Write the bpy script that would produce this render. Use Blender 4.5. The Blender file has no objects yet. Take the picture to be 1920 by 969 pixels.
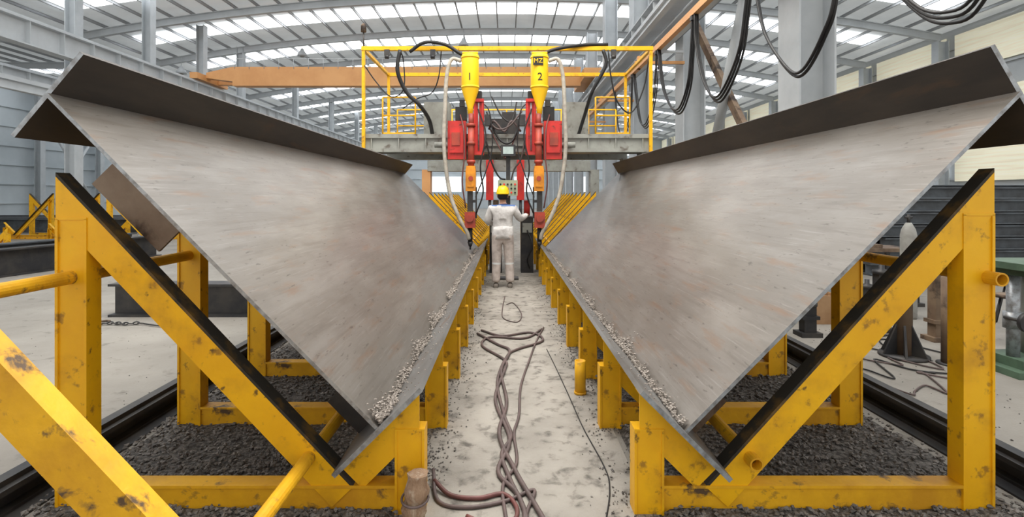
import bpy, math, random
from mathutils import Vector, Matrix, noise
random.seed(7)
S=bpy.context.scene
try:
    S.view_settings.view_transform='Standard'
except Exception: pass
COL=S.collection

# ------------------------------------------------------------ materials
def mat(name, c1, c2=None, rough=0.6, metal=0.0, scale=4.0, stretch=(1,1,1), bump=0.0, bscale=None,
        lo=0.4, hi=0.65, c3=None, s3=1.0, lo3=0.55, hi3=0.7, emit=0.0, detail=6, spec=0.4, coord='Object',extra=()):
    m=bpy.data.materials.new(name); m.use_nodes=True
    nt=m.node_tree; N=nt.nodes; L=nt.links
    b=N['Principled BSDF']
    b.inputs['Roughness'].default_value=rough; b.inputs['Metallic'].default_value=metal
    b.inputs['Specular IOR Level'].default_value=spec
    tc=N.new('ShaderNodeTexCoord')
    def mapping(st):
        mp=N.new('ShaderNodeMapping'); mp.inputs['Scale'].default_value=st
        L.new(tc.outputs[coord],mp.inputs['Vector']); return mp
    mp=mapping(stretch)
    if c2 is None: c2=tuple(v*0.8 for v in c1)
    def layer(prev,cb,sc,lo,hi,dist=0.0,mp_=None,amt=1.0):
        n=N.new('ShaderNodeTexNoise'); n.inputs['Scale'].default_value=sc; n.inputs['Detail'].default_value=detail
        n.inputs['Roughness'].default_value=0.6; n.inputs['Distortion'].default_value=dist
        L.new((mp_ or mp).outputs[0],n.inputs['Vector'])
        r=N.new('ShaderNodeMapRange'); r.inputs['From Min'].default_value=lo; r.inputs['From Max'].default_value=hi; r.inputs['To Max'].default_value=amt
        L.new(n.outputs['Fac'],r.inputs['Value'])
        mx=N.new('ShaderNodeMix'); mx.data_type='RGBA'
        L.new(r.outputs[0],mx.inputs['Factor'])
        if isinstance(prev,tuple): mx.inputs[6].default_value=(*prev,1)
        else: L.new(prev,mx.inputs[6])
        mx.inputs[7].default_value=(*cb,1)
        return mx.outputs[2]
    out=layer(c1,c2,scale,lo,hi)
    if c3 is not None: out=layer(out,c3,scale*s3,lo3,hi3,0.3)
    for (cb,sc,st,l,h,amt) in extra: out=layer(out,cb,sc,l,h,0.0,mapping(st),amt)
    L.new(out,b.inputs['Base Color'])
    if emit>0:
        L.new(out,b.inputs['Emission Color']); b.inputs['Emission Strength'].default_value=emit
    if bump>0:
        n=N.new('ShaderNodeTexNoise'); n.inputs['Scale'].default_value=bscale or scale*6; n.inputs['Detail'].default_value=4
        L.new(mp.outputs[0],n.inputs['Vector'])
        bp=N.new('ShaderNodeBump'); bp.inputs['Strength'].default_value=bump; bp.inputs['Distance'].default_value=0.02
        L.new(n.outputs['Fac'],bp.inputs['Height']); L.new(bp.outputs[0],b.inputs['Normal'])
    return m

M={}
YX=[((0.42,0.20,0.015),3.5,(1,1,1),.52,.75,.7),((0.30,0.15,0.02),14,(1,1,1),.60,.70,.85),((0.09,0.05,0.02),6,(1.5,1.5,1.5),.65,.71,.9)]
M['yellow']=mat('yellow_paint',(0.86,0.47,0.006),(0.74,0.36,0.005),rough=0.45,scale=2.5,lo=.42,hi=.75,bump=.1,extra=YX)
M['yellow2']=mat('yellow_paint_worn',(0.80,0.43,0.010),(0.58,0.28,0.01),rough=0.55,scale=3,c3=(0.10,0.06,0.03),s3=3,lo3=.58,hi3=.68,bump=.2)
M['yblack']=mat('blackened_paint',(0.03,0.026,0.02),(0.16,0.09,0.02),rough=0.7,scale=6,lo=.5,hi=.7)
M['ybright']=mat('bright_yellow_paint',(0.95,0.58,0.01),(0.85,0.48,0.01),rough=0.35,scale=2)
M['web']=mat('mill_scale_steel',(0.215,0.196,0.174),(0.165,0.147,0.127),rough=0.33,metal=0.45,scale=.9,stretch=(1.2,.5,1.2),lo=.35,hi=.68,bump=.02,bscale=30,detail=10,
   extra=[((0.30,0.28,0.255),2.6,(1.6,.35,1.6),.46,.72,.6),((0.11,0.09,0.074),8.0,(3,.18,3),.50,.70,.45),((0.22,0.11,0.05),5,(2.4,.35,2.4),.55,.72,.55),((0.055,0.043,0.035),20,(2.2,.45,2.2),.62,.70,.7),((0.36,0.34,0.315),34,(2.6,.08,2.6),.58,.72,.4)])
M['flange']=mat('dark_mill_scale_steel',(0.045,0.040,0.037),(0.08,0.066,0.054),rough=0.5,metal=0.3,scale=1.5,stretch=(2,.4,2),c3=(0.11,0.07,0.045),s3=3,lo3=.6,hi3=.8)
M['lowflange']=mat('scaled_steel',(0.20,0.198,0.195),(0.12,0.11,0.10),rough=0.45,metal=0.4,scale=3,stretch=(1,.4,1),c3=(0.17,0.10,0.06),s3=3,lo3=.58,hi3=.78)
M['edge']=mat('cut_steel_edge',(0.36,0.39,0.42),(0.20,0.20,0.20),rough=0.4,metal=0.5,scale=20)
M['rustplate']=mat('rusty_plate',(0.20,0.14,0.09),(0.12,0.075,0.05),rough=0.7,scale=3,c3=(0.03,0.02,0.015),s3=1.2,lo3=.5,hi3=.62)
M['scorched']=mat('scorched_brown_plate',(0.30,0.23,0.17),(0.20,0.14,0.10),rough=0.65,scale=3,c3=(0.05,0.03,0.02),s3=1.0,lo3=.58,hi3=.68)
M['darksteel']=mat('dark_steel',(0.035,0.036,0.04),(0.07,0.065,0.06),rough=0.5,metal=0.4,scale=3)
M['stock']=mat('stock_steel',(0.10,0.115,0.13),(0.06,0.062,0.065),rough=0.5,metal=0.3,scale=3)
M['black']=mat('black_rubber',(0.012,0.012,0.013),(0.025,0.024,0.024),rough=0.5,scale=5)
M['hose']=mat('grimy_red_brown_hose',(0.12,0.085,0.08),(0.08,0.06,0.057),rough=0.55,scale=6)
M['redhose']=mat('dark_red_hose',(0.16,0.055,0.05),(0.10,0.045,0.04),rough=0.5,scale=6)
M['palehose']=mat('pale_flux_hose',(0.45,0.42,0.36),(0.30,0.27,0.23),rough=0.6,scale=8)
M['red']=mat('red_enamel',(0.62,0.035,0.03),(0.42,0.03,0.025),rough=0.4,scale=3,c3=(0.10,0.03,0.02),s3=3,lo3=.6,hi3=.7)
M['dullred']=mat('dull_red_enamel',(0.42,0.06,0.035),(0.24,0.05,0.035),rough=0.5,scale=6)
M['orangebox']=mat('orange_enamel',(0.75,0.30,0.02),(0.5,0.18,0.02),rough=0.45,scale=5)
M['orange']=mat('orange_crane_paint',(0.64,0.33,0.13),(0.56,0.27,0.10),rough=0.5,scale=1)
M['greypaint']=mat('grey_machine_paint',(0.31,0.32,0.29),(0.22,0.22,0.20),rough=0.5,scale=3,c3=(0.12,0.10,0.08),s3=2,lo3=.58,hi3=.70)
M['column']=mat('pale_grey_column_paint',(0.47,0.50,0.52),(0.40,0.43,0.45),rough=0.5,scale=1.5)
M['frame']=mat('grey_roof_steel_glow',(0.44,0.465,0.48),(0.38,0.40,0.415),rough=0.55,scale=1,emit=.07)  # slight emission added to brighten the steel, which is no lamp
M['purlin']=mat('purlin_steel',(0.38,0.395,0.405),(0.32,0.33,0.34),rough=0.6,scale=1)
M['roof']=mat('roof_sheet_glow',(0.62,0.645,0.65),(0.52,0.545,0.55),rough=0.6,scale=.4,emit=.34)  # emission added to brighten the sheet, standing in for daylight passing through
M['sky']=mat('skylight_sheet',(0.97,0.98,1.0),(0.82,0.86,0.9),rough=0.5,scale=.8,emit=5.5)
M['concrete']=mat('concrete_floor',(0.285,0.268,0.238),(0.20,0.186,0.165),rough=0.75,scale=.9,lo=.35,hi=.7,c3=(0.12,0.11,0.096),s3=6,lo3=.58,hi3=.76,bump=.15,bscale=40,detail=10)
M['aisle']=mat('aisle_concrete',(0.34,0.316,0.278),(0.21,0.193,0.168),rough=0.75,scale=2.2,lo=.35,hi=.7,c3=(0.10,0.09,0.078),s3=4,lo3=.53,hi3=.69,bump=.2,bscale=50,detail=10)
M['slag']=mat('slag_bed',(0.045,0.041,0.037),(0.18,0.165,0.15),rough=0.8,scale=35,lo=.42,hi=.62,bump=1.0,bscale=45)
M['chip']=mat('slag_chip',(0.08,0.073,0.066),(0.24,0.22,0.20),rough=0.6,scale=25)
M['flux']=mat('flux_crumb',(0.36,0.32,0.285),(0.20,0.175,0.15),rough=0.85,scale=20)
M['wallL']=mat('hazed_blue_grey_cladding',(0.50,0.55,0.58),(0.42,0.47,0.50),rough=0.6,scale=.3)  # bluish panels, with distance haze also painted into the pale tone
M['wallR']=mat('grey_cladding',(0.48,0.50,0.51),(0.40,0.42,0.43),rough=0.6,scale=.3)
M['cream']=mat('cream_translucent_panel',(0.85,0.80,0.62),(0.72,0.67,0.50),rough=0.5,scale=2,stretch=(1,.2,6),emit=.3)
M['bright']=mat('daylit_opening',(0.92,0.95,0.97),(0.8,0.87,0.92),rough=0.5,scale=.5,emit=1.2)
M['green']=mat('green_machine_paint',(0.09,0.15,0.10),(0.05,0.08,0.055),rough=0.5,scale=4)
M['white']=mat('white_paint',(0.36,0.36,0.33),(0.26,0.25,0.23),rough=0.5,scale=5)
M['card']=mat('cardboard',(0.45,0.28,0.15),(0.35,0.2,0.1),rough=0.8,scale=3)
M['canvas']=mat('weathered_brown_canvas',(0.34,0.23,0.15),(0.22,0.13,0.08),rough=0.85,scale=8,stretch=(3,3,1),c3=(0.45,0.36,0.27),s3=1,lo3=.5,hi3=.65,bump=.5)
M['jacket']=mat('pale_work_jacket',(0.62,0.605,0.59),(0.42,0.40,0.39),rough=0.85,scale=7,bump=.6,bscale=14)
M['trouser']=mat('cream_work_trousers',(0.58,0.51,0.47),(0.40,0.345,0.315),rough=0.85,scale=7,bump=.6,bscale=14)
M['stripe']=mat('reflective_stripe',(0.7,0.72,0.72),(0.6,0.62,0.62),rough=0.3,scale=5)
M['skin']=mat('skin',(0.45,0.25,0.16),(0.40,0.21,0.13),rough=0.6,scale=8)
M['hair']=mat('black_hair',(0.012,0.01,0.01),rough=0.7)
M['helmet']=mat('helmet_plastic',(0.9,0.62,0.01),(0.85,0.55,0.01),rough=0.3,scale=2)
M['blue']=mat('blue_cloth',(0.10,0.18,0.40),rough=.7)
M['shoe']=mat('dusty_shoe',(0.16,0.14,0.12),rough=.8)
M['screen']=mat('screen_glass',(0.35,0.42,0.40),(0.2,0.25,0.25),rough=.2,emit=.3)
M['panelface']=mat('pale_green_panel',(0.36,0.40,0.28),(0.28,0.32,0.22),rough=.5)
M['btn']=mat('red_button',(0.8,0.03,0.02),rough=.4)

# ------------------------------------------------------------ mesh builder
class MB:
    def __init__(s): s.v=[];s.f=[];s.m=[];s.sm=[]
    def add(s,vs,fs,mi=0,smooth=False):
        o=len(s.v); s.v+= [tuple(v) for v in vs]
        for f in fs: s.f.append([i+o for i in f]); s.m.append(mi); s.sm.append(smooth)
    def obox(s,c,ax,h,mi=0):
        c=Vector(c); a=[Vector(x).normalized() for x in ax]
        vs=[]
        for i in (-1,1):
            for j in (-1,1):
                for k in (-1,1):
                    vs.append(c+a[0]*h[0]*i+a[1]*h[1]*j+a[2]*h[2]*k)
        s.add(vs,[(0,1,3,2),(4,6,7,5),(0,4,5,1),(2,3,7,6),(0,2,6,4),(1,5,7,3)],mi)
    def box(s,x0,x1,y0,y1,z0,z1,mi=0):
        s.obox(((x0+x1)/2,(y0+y1)/2,(z0+z1)/2),((1,0,0),(0,1,0),(0,0,1)),(abs(x1-x0)/2,abs(y1-y0)/2,abs(z1-z0)/2),mi)
    def prism(s,poly,y0,y1,mi=0,mcap=None):
        n=len(poly); vs=[(p[0],y0,p[1]) for p in poly]+[(p[0],y1,p[1]) for p in poly]
        s.add(vs,[(i,(i+1)%n,n+(i+1)%n,n+i) for i in range(n)],mi)
        s.add(vs,[tuple(range(n)),tuple(range(2*n-1,n-1,-1))],mi if mcap is None else mcap)
    def rings(s,rs,mi=0,cap=True,smooth=True):
        n=len(rs[0])
        vs=[p for r in rs for p in r]; fs=[]
        for k in range(len(rs)-1):
            for i in range(n):
                fs.append((k*n+i,k*n+(i+1)%n,(k+1)*n+(i+1)%n,(k+1)*n+i))
        s.add(vs,fs,mi,smooth)
        if cap:
            s.add(rs[0],[tuple(range(n-1,-1,-1))],mi); s.add(rs[-1],[tuple(range(n))],mi)
    def cyl(s,p0,p1,r0,r1=None,n=14,mi=0,cap=True):
        if r1 is None:r1=r0
        p0=Vector(p0);p1=Vector(p1);d=(p1-p0).normalized()
        a=d.orthogonal().normalized();b=d.cross(a)
        s.rings([[p+(a*math.cos(t)+b*math.sin(t))*r for t in [2*math.pi*i/n for i in range(n)]] for p,r in ((p0,r0),(p1,r1))],mi,cap)
    def lathe(s,prof,c=(0,0,0),n=20,mi=0,sx=1,sy=1):
        c=Vector(c)
        s.rings([[c+Vector((r*sx*math.cos(2*math.pi*i/n),r*sy*math.sin(2*math.pi*i/n),z)) for i in range(n)] for r,z in prof],mi,True)
    def tube(s,pts,r,n=8,seg=6,mi=0):
        P=[Vector(p) for p in pts]
        if len(P)>2:
            Q=[P[0]*2-P[1]]+P+[P[-1]*2-P[-2]]; C=[]
            for i in range(1,len(Q)-2):
                for k in range(seg):
                    t=k/seg;a,b,c,d=Q[i-1],Q[i],Q[i+1],Q[i+2]
                    C.append(0.5*((2*b)+(-a+c)*t+(2*a-5*b+4*c-d)*t*t+(-a+3*b-3*c+d)*t**3))
            C.append(P[-1])
        else: C=P
        d=(C[1]-C[0]).normalized(); u=d.orthogonal().normalized(); rs=[]
        for i,p in enumerate(C):
            d=(C[min(i+1,len(C)-1)]-C[max(i-1,0)]).normalized()
            u=(u-d*u.dot(d)).normalized(); w=d.cross(u)
            rs.append([p+(u*math.cos(2*math.pi*k/n)+w*math.sin(2*math.pi*k/n))*r for k in range(n)])
        s.rings(rs,mi)
    def ibeam(s,p0,p1,up,h,w,tf=.014,tw=.012,mi=0,mtop=None,weboff=0.0):
        p0=Vector(p0);p1=Vector(p1);d=(p1-p0);L=d.length/2;d.normalize()
        up=Vector(up);up=(up-d*up.dot(d)).normalized();sd=d.cross(up);c=(p0+p1)/2
        if sd.y>0: sd=-sd
        s.obox(c+up*(h/2-tf/2),(d,up,sd),(L,tf/2,w/2),mi if mtop is None else mtop)
        s.obox(c-up*(h/2-tf/2),(d,up,sd),(L,tf/2,w/2),mi)
        s.obox(c+sd*weboff,(d,up,sd),(L,h/2-tf,tw/2),mi)
    def mesh(s,name,mats,bev=0):
        me=bpy.data.meshes.new(name); me.from_pydata(s.v,[],s.f)
        for m in mats: me.materials.append(m)
        me.polygons.foreach_set('material_index',s.m); me.polygons.foreach_set('use_smooth',s.sm)
        import bmesh
        bm=bmesh.new(); bm.from_mesh(me)
        bmesh.ops.remove_doubles(bm,verts=bm.verts,dist=1e-6) if len(s.v)<4000 else None
        bmesh.ops.recalc_face_normals(bm,faces=bm.faces); bm.to_mesh(me); bm.free()
        return me
def mk(name,mb,mats,parent=None,loc=(0,0,0),label=None,cat=None,group=None,kind=None):
    if not isinstance(mats,(list,tuple)): mats=[mats]
    me=mb.mesh(name,mats) if isinstance(mb,MB) else mb
    o=bpy.data.objects.new(name,me); COL.objects.link(o); o.location=loc
    if parent is not None: o.parent=parent
    if label:o['label']=label
    if cat:o['category']=cat
    if group:o['group']=group
    if kind:o['kind']=kind
    return o
def thing(name,loc,label,cat,group=None,rotz=0):
    e=bpy.data.objects.new(name,None); e.empty_display_size=.1; COL.objects.link(e); e.location=loc; e.rotation_euler[2]=rotz
    e['label']=label;e['category']=cat
    if group:e['group']=group
    return e
def copy_thing(e,loc,rotz=None,group=None,label=None):
    n=e.copy(); COL.objects.link(n); n.location=loc
    if rotz is not None:n.rotation_euler[2]=rotz
    if label:n['label']=label
    if group:n['group']=group
    for ch in [c for c in bpy.data.objects if c.parent==e]:
        k=ch.copy(); COL.objects.link(k); k.parent=n
    return n
def text_part(body,size,parent,loc,mt,name='lettering',rot=(math.pi/2,0,0)):
    cu=bpy.data.curves.new('t','FONT'); cu.body=body; cu.size=size; cu.extrude=.004; cu.align_x='CENTER'; cu.align_y='CENTER'
    o=bpy.data.objects.new('t',cu); COL.objects.link(o)
    dg=bpy.context.evaluated_depsgraph_get(); dg.update()
    me=bpy.data.meshes.new_from_object(o.evaluated_get(dg)); bpy.data.objects.remove(o)
    me.materials.clear(); me.materials.append(mt)
    r=mk(name,me,mt,parent,loc); r.data.name=name
    r.rotation_euler=rot
    return r

# ------------------------------------------------------------ camera (level, 18.75 mm, shifted lens)
cd=bpy.data.cameras.new('camera'); cam=bpy.data.objects.new('camera',cd); COL.objects.link(cam)
cam.location=(0,0,1.62); cam.rotation_euler=(math.pi/2,0,0); cd.lens=18.75; cd.sensor_width=36
cd.shift_x=10/1920; cd.shift_y=-116.5/1920; cd.clip_start=.05; cd.clip_end=300
S.camera=cam

# ------------------------------------------------------------ setting
FY=70.5; XL=-31
mb=MB(); mb.box(XL-1,22,-8,FY+.5,-.3,0.0); mk('floor',mb,M['concrete'],kind='structure')
XM=.115
mb=MB(); mb.box(XM-.62,XM+.62,-1,32,0.0,0.012); mk('trim_1',mb,M['aisle'],kind='structure')
def zr(x): return 11.2-1.9*(min(abs(x),20)/20)**2
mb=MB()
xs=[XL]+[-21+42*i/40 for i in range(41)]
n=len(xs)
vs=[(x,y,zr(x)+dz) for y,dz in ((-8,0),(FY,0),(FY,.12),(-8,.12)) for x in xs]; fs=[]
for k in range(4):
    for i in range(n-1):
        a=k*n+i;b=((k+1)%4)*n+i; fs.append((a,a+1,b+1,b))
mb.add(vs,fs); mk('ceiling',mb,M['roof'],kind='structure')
SP=5.13; Y0=24.6
ry=[Y0+SP*k for k in range(-5,9)]
wn=1
for k,y in enumerate(ry):
    yc=y+SP*.5
    if yc>FY-1: continue
    wd=1.3
    for xa,xb in ((-18.6,18.6),(-30,-21.5)):
        if xa<-20 and y<28: continue
        mb=MB(); vs=[];xx=[xa+(xb-xa)*i/30 for i in range(31)]
        for yy in (yc-wd/2,yc+wd/2):
            for dz in (-.03,-.07): vs+=[(x,yy,zr(x)+dz) for x in xx]
        fs=[];n=31
        for (a,b) in ((0,1),(1,3),(3,2),(2,0)):
            for i in range(30): fs.append((a*n+i,a*n+i+1,b*n+i+1,b*n+i))
        mb.add(vs,fs); mk('window_%d'%wn,mb,M['sky'],kind='structure'); wn+=1
# rafters
raf=MB(); xx=[XL+.3]+[-20+40*i/32 for i in range(33)]
for i in range(33):
    a=Vector((xx[i],0,zr(xx[i])-.39)); b=Vector((xx[i+1],0,zr(xx[i+1])-.39))
    raf.ibeam(a,b,(0,0,1),.34,.18,.03,.02)
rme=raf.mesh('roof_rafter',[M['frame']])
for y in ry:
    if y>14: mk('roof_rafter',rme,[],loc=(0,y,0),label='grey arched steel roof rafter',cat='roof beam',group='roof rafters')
pm=MB(); pm.ibeam((0,-7,0),(0,FY-.2,0),(0,0,1),.13,.06,.012,.012); pme=pm.mesh('roof_purlin',[M['purlin']])
for i in range(52):
    x=-29.5+1.0*i
    if x>20: break
    mk('roof_purlin',pme,[],loc=(x,0,zr(x)-.145),label='long slim grey steel purlin under the roof sheet',cat='roof beam',group='roof purlins')
# walls
def ribbed_wall(name,x,sgn,mt):
    mb=MB(); mb.box(x,x+.2*sgn,5,FY,0,zr(20))
    for z in [1.2*i for i in range(1,8)]: mb.box(x-.08*sgn,x,5,FY,z-.05,z+.05)
    mk(name,mb,mt,kind='structure')
ribbed_wall('wall_left',XL,-1,M['wallL']); ribbed_wall('wall_right',20.6,1,M['wallR'])
mb=MB(); mb.box(XL,20.6,FY,FY+.2,0,zr(20)); mb.prism([(-20.6,zr(20)-.01),(-10,zr(10)),(0,zr(0)),(10,zr(10)),(20.6,zr(20)-.01)],FY,FY+.2)
for z in [1.3*i for i in range(1,8)]: mb.box(XL,20.6,FY-.08,FY,z-.05,z+.05)
mk('wall_back',mb,M['wallL'],kind='structure')
def win(x0,x1,y0,y1,z0,z1,m):
    global wn
    mb=MB(); mb.box(x0,x1,y0,y1,z0,z1); mk('window_%d'%wn,mb,m,kind='structure'); wn+=1
for k in range(-1,9):
    y=Y0+SP*k
    win(20.45,20.5,y+.25,min(y+SP-.25,FY-.2),7.3,8.95,M['cream'])
    if k%2: win(20.45,20.5,y+.25,min(y+SP-.25,FY-.2),4.6,6.2,M['cream'])
    win(20.45,20.5,y+.25,min(y+SP-.25,FY-.2),2.3,3.9,M['bright'] if k in(0,2,3) else M['cream'])
    if k>3: win(XL+.05,XL+.1,y+.25,min(y+SP-.25,FY-.2),7.0,8.2,M['bright'])
for x in (-26,-16,-8,-3,3,9,15): win(x-2,x+2,FY-.15,FY-.1,2.2,4.2,M['bright'])
for x in (-24,-12,0,12): win(x-5,x+5,FY-.15,FY-.1,7.0,8.4,M['bright'])
# columns
def column(x,y,z1,w=.5,d=.5,label='pale grey steel building column',group='building columns'):
    key=(round(z1,2),w,d)
    if key not in column.c:
        mb=MB(); mb.ibeam((0,0,0.03),(0,0,z1),(1,0,0),w,d,.03,.02); mb.box(-w/2-.08,w/2+.08,-d/2-.08,d/2+.08,0,.03)
        column.c[key]=mb.mesh('building_column',[M['column']])
    return mk('building_column',column.c[key],[],loc=(x,y,0),label=label,cat='column',group=group)
column.c={}
for k in range(-1,9):
    y=Y0+SP*k
    column(-20,y,8.75,.5,.4); column(20,y,8.75,.5,.4)
    if k>1: column(XL+.5,y,8.75,.4,.4)
for k in range(0,12):
    column(4.55,8.1+SP*k,zr(4.55)-.75 if k>2 else 10.3,.55,.6,'tall grey steel column carrying the crane runway')
for k in (0,1,2,3,5,7,9,11):
    column(-14.85,18.3+3.84*k,zr(14.85)-.22,.36,.36,'slim pale grey column beside the crane runway girder','runway columns')
# x braces
for x,ks in ((XL+.6,(2,4)),(-20.2,(5,))):
  for k in ks:
    y=Y0+SP*k
    e=thing('wall_brace',(x,y,0),'crossed steel wall bracing between two columns','bracing','wall bracings')
    mb=MB(); mb.cyl((0,0.3,.3),(0,SP-.3,6.5),.08,n=8); mk('brace_rod',mb,M['frame'],e)
    mb=MB(); mb.cyl((0.17,0.3,6.5),(0.17,SP-.3,.3),.08,n=8); mk('brace_rod',mb,M['frame'],e)
# crane runways
def runway(x,zt,h,y0,y1,label,w=.35,stiff=True,mt='frame'):
    mb=MB(); mb.ibeam((0,y0,zt-h/2),(0,y1,zt-h/2),(0,0,1),h,w,.04,.02)
    y=y0+.5
    while y<y1 and stiff:
        mb.box(-w/2+.01,w/2-.01,y-.01,y+.01,zt-h+.04,zt-.04); y+=1.2
    mb.box(-.04,.04,y0,y1,zt,zt+.1)
    mk('crane_runway_girder',mb,M[mt],loc=(x,0,0),label=label,cat='girder')
runway(-14,6.75,.75,9,FY-1,'long grey crane runway girder with web stiffeners')
runway(-14.3,5.0,.3,9,FY-1,'slim grey secondary runway beam',.2,False)
runway(-19.55,6.7,.6,20,FY-1,'long grey crane runway girder by the wall columns')
runway(3.95,6.7,.7,2.5,FY-1,'long grey crane runway girder beside tall columns')
runway(4.05,5.75,.25,2.5,40,'slim grey walkway beam below the crane runway',.3,False)
runway(3.55,6.0,.22,2.5,40,'slim grey beam along the crane runway',.15,False)
# bridge crane
e=thing('bridge_crane',(0,25,6.85),'orange overhead bridge crane spanning between runways','crane')
mb=MB(); mb.box(-12.6,3.4,-.5,-.1,-.15,.72); mb.prism([(-12.6,.72),(-12.6,.05),(-13.8,.2),(-13.8,.45)],-.5,-.1); mk('main_girder',mb,M['orange'],e)
mb=MB(); mb.box(-12.6,3.4,.5,.8,.02,.6); mk('main_girder',mb,M['orange'],e)
mb=MB(); mb.box(-14.15,-13.8,-1.2,1.4,0.05,.32); mb.box(-13.8,-12.6,.5,.8,.1,.4); mk('end_carriage',mb,M['orange'],e)
mb=MB(); mb.box(3.4,4.15,-1.6,1.8,0,.42); mk('end_carriage',mb,M['orange'],e)
mb=MB()
for i in range(24): mb.cyl((-12.5+.68*i,-.52,.62),(-12.5+.68*i,-.52,1.1),.012,n=6)
mb.box(-12.5,3.2,-.53,-.51,1.08,1.10); mk('walkway_railing',mb,M['frame'],e)
# conductor / festoon track
TX=3.2
e=thing('festoon_track',(TX,0,4.7),'orange cable track along the crane runway','cable track')
mb=MB(); mb.box(-.05,.05,3,34,.0,.12); mk('track_rail',mb,M['orange'],e)
for k in range(0,5):
    y=8.1+SP*k
    mb=MB(); mb.box(-.1,1.1,y-.35,y-.29,.12,.19); mb.box(-.04,.04,y-.38,y-.26,.0,.3); mk('track_bracket',mb,M['orange'],e)
e=thing('conduit_tray',(3.75,0,5.15),'narrow grey tray along the columns','cable tray')
mb=MB(); mb.box(-.12,.12,3,34,0,.03); mb.box(-.12,-.1,3,34,0,.1); mb.box(.1,.12,3,34,0,.1); mk('tray_channel',mb,M['frame'],e)
for k in range(0,5):
    y=8.1+SP*k
    mb=MB(); mb.box(-.15,.52,y-.35,y-.31,-.06,0); mk('tray_bracket',mb,M['frame'],e)
loops=[[(6.9,4.7),(6.72,4.0),(6.5,3.55),(6.0,3.05),(5.7,2.98),(5.35,3.25),(5.15,3.6),(5.0,4.7)],
 [(6.95,4.7),(7.1,4.1),(7.3,3.6),(7.8,3.2),(8.2,3.15),(8.65,3.55),(8.95,4.2),(9.0,4.7)],
 [(9.1,4.7),(9.2,4.1),(9.35,3.6),(9.8,3.25),(10.3,3.35),(10.9,3.9),(11.2,4.7)],
 [(11.3,4.7),(11.5,3.9),(12.1,3.3),(12.8,3.5),(13.4,4.7)],
 [(13.5,4.7),(13.7,3.8),(14.4,3.3),(15.2,3.6),(15.7,4.7)],
 [(4.9,4.7),(4.5,3.6),(4.15,3.12),(3.85,2.95),(3.6,3.0),(3.3,3.5),(3.1,4.7)]]
for i,lp in enumerate(loops):
    e=thing('festoon_cable',(TX,lp[0][0],4.7),'black festoon cables sagging in a loop from the track','cable','festoon cables')
    for j in range(3 if i in(1,2,3,5) else 2):
        dx=(-.03,.0,.035)[j]; mb=MB()
        mb.tube([(dx,p[0]-lp[0][0]+.015*j,p[1]-4.7-(0 if k in(0,len(lp)-1) else .035*j)) for k,p in enumerate(lp)],.017 if i<3 else .013)
        mk('cable_strand',mb,M['black'],e)
    mb=MB(); mb.box(-.06,.06,-.04,.04,-.08,.0); mk('cable_clamp',mb,M['darksteel'],e)
# K braces between columns
e=thing('column_brace',(4.5,11,0),'pale grey and rust-brown diagonal struts between columns','bracing')
mb=MB(); mb.obox((0,.4,4.3),((0,-2.9,-3.1),(1,0,0),(0,3.1,-2.9)),(2.1,.05,.09)); mk('strut',mb,M['rustplate'],e)
mb=MB(); mb.cyl((-.1,.5,2.3),(-.1,-1.3,5.6),.1,n=12); mk('strut',mb,M['column'],e)
# pendant lamps
lm=None
for (x,y,z) in [(-11.5,30,10.1),(-2.4,29.7,10.6),(-18,29.5,9.0),(-7.3,34.8,10.1),(-3.5,40,10.2),(6,34.8,10.2),(10,29.7,9.8),(-13,36,9.6)]:
    if lm is None:
        lm=thing('pendant_lamp',(x,y,z-.6),'small grey bell-shaped high-bay pendant lamp','lamp','high bay lamps')
        mb=MB(); mb.lathe([(.02,.0),(.28,0),(.24,.14),(.12,.3),(.07,.42),(.02,.44)]); mk('lamp_shade',mb,M['frame'],lm)
        mb=MB(); mb.cyl((0,0,.42),(0,0,.9),.015,n=6); mk('lamp_rod',mb,M['frame'],lm)
        mb=MB(); mb.lathe([(.01,-.06),(.1,-.05),(.14,.01),(.01,.02)]); mk('lamp_bulb',mb,M['white'],lm)
    else: copy_thing(lm,(x,y,z-.6))

# ------------------------------------------------------------ slag beds + rails
def chips(name,pts,mt,label,cat='debris',parent=None):
    vs=[];fs=[]
    for (x,y,z,r) in pts:
        o=len(vs)
        q=Matrix.Rotation(random.uniform(0,6.28),3,Vector((random.uniform(-1,1),random.uniform(-1,1),random.uniform(-1,1))).normalized())
        for d in ((1,0,0),(-1,0,0),(0,1,0),(0,-1,0),(0,0,1),(0,0,-1)):
            v=q@(Vector(d)*r*random.uniform(.55,1.25)); vs.append((x+v.x,y+v.y,z+v.z*.7))
        for a,b,c in ((0,2,4),(2,1,4),(1,3,4),(3,0,4),(2,0,5),(1,2,5),(3,1,5),(0,3,5)): fs.append((o+a,o+b,o+c))
    me=bpy.data.meshes.new(name); me.from_pydata(vs,[],fs); me.materials.append(mt)
    return mk(name,me,[],label=label,cat=cat,kind='stuff')
def bedz(x,y):
    return .035+.05*max(0,noise.noise(Vector((x*1.3,y*1.3,3))))+.015*noise.noise(Vector((x*6,y*6,1)))
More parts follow.
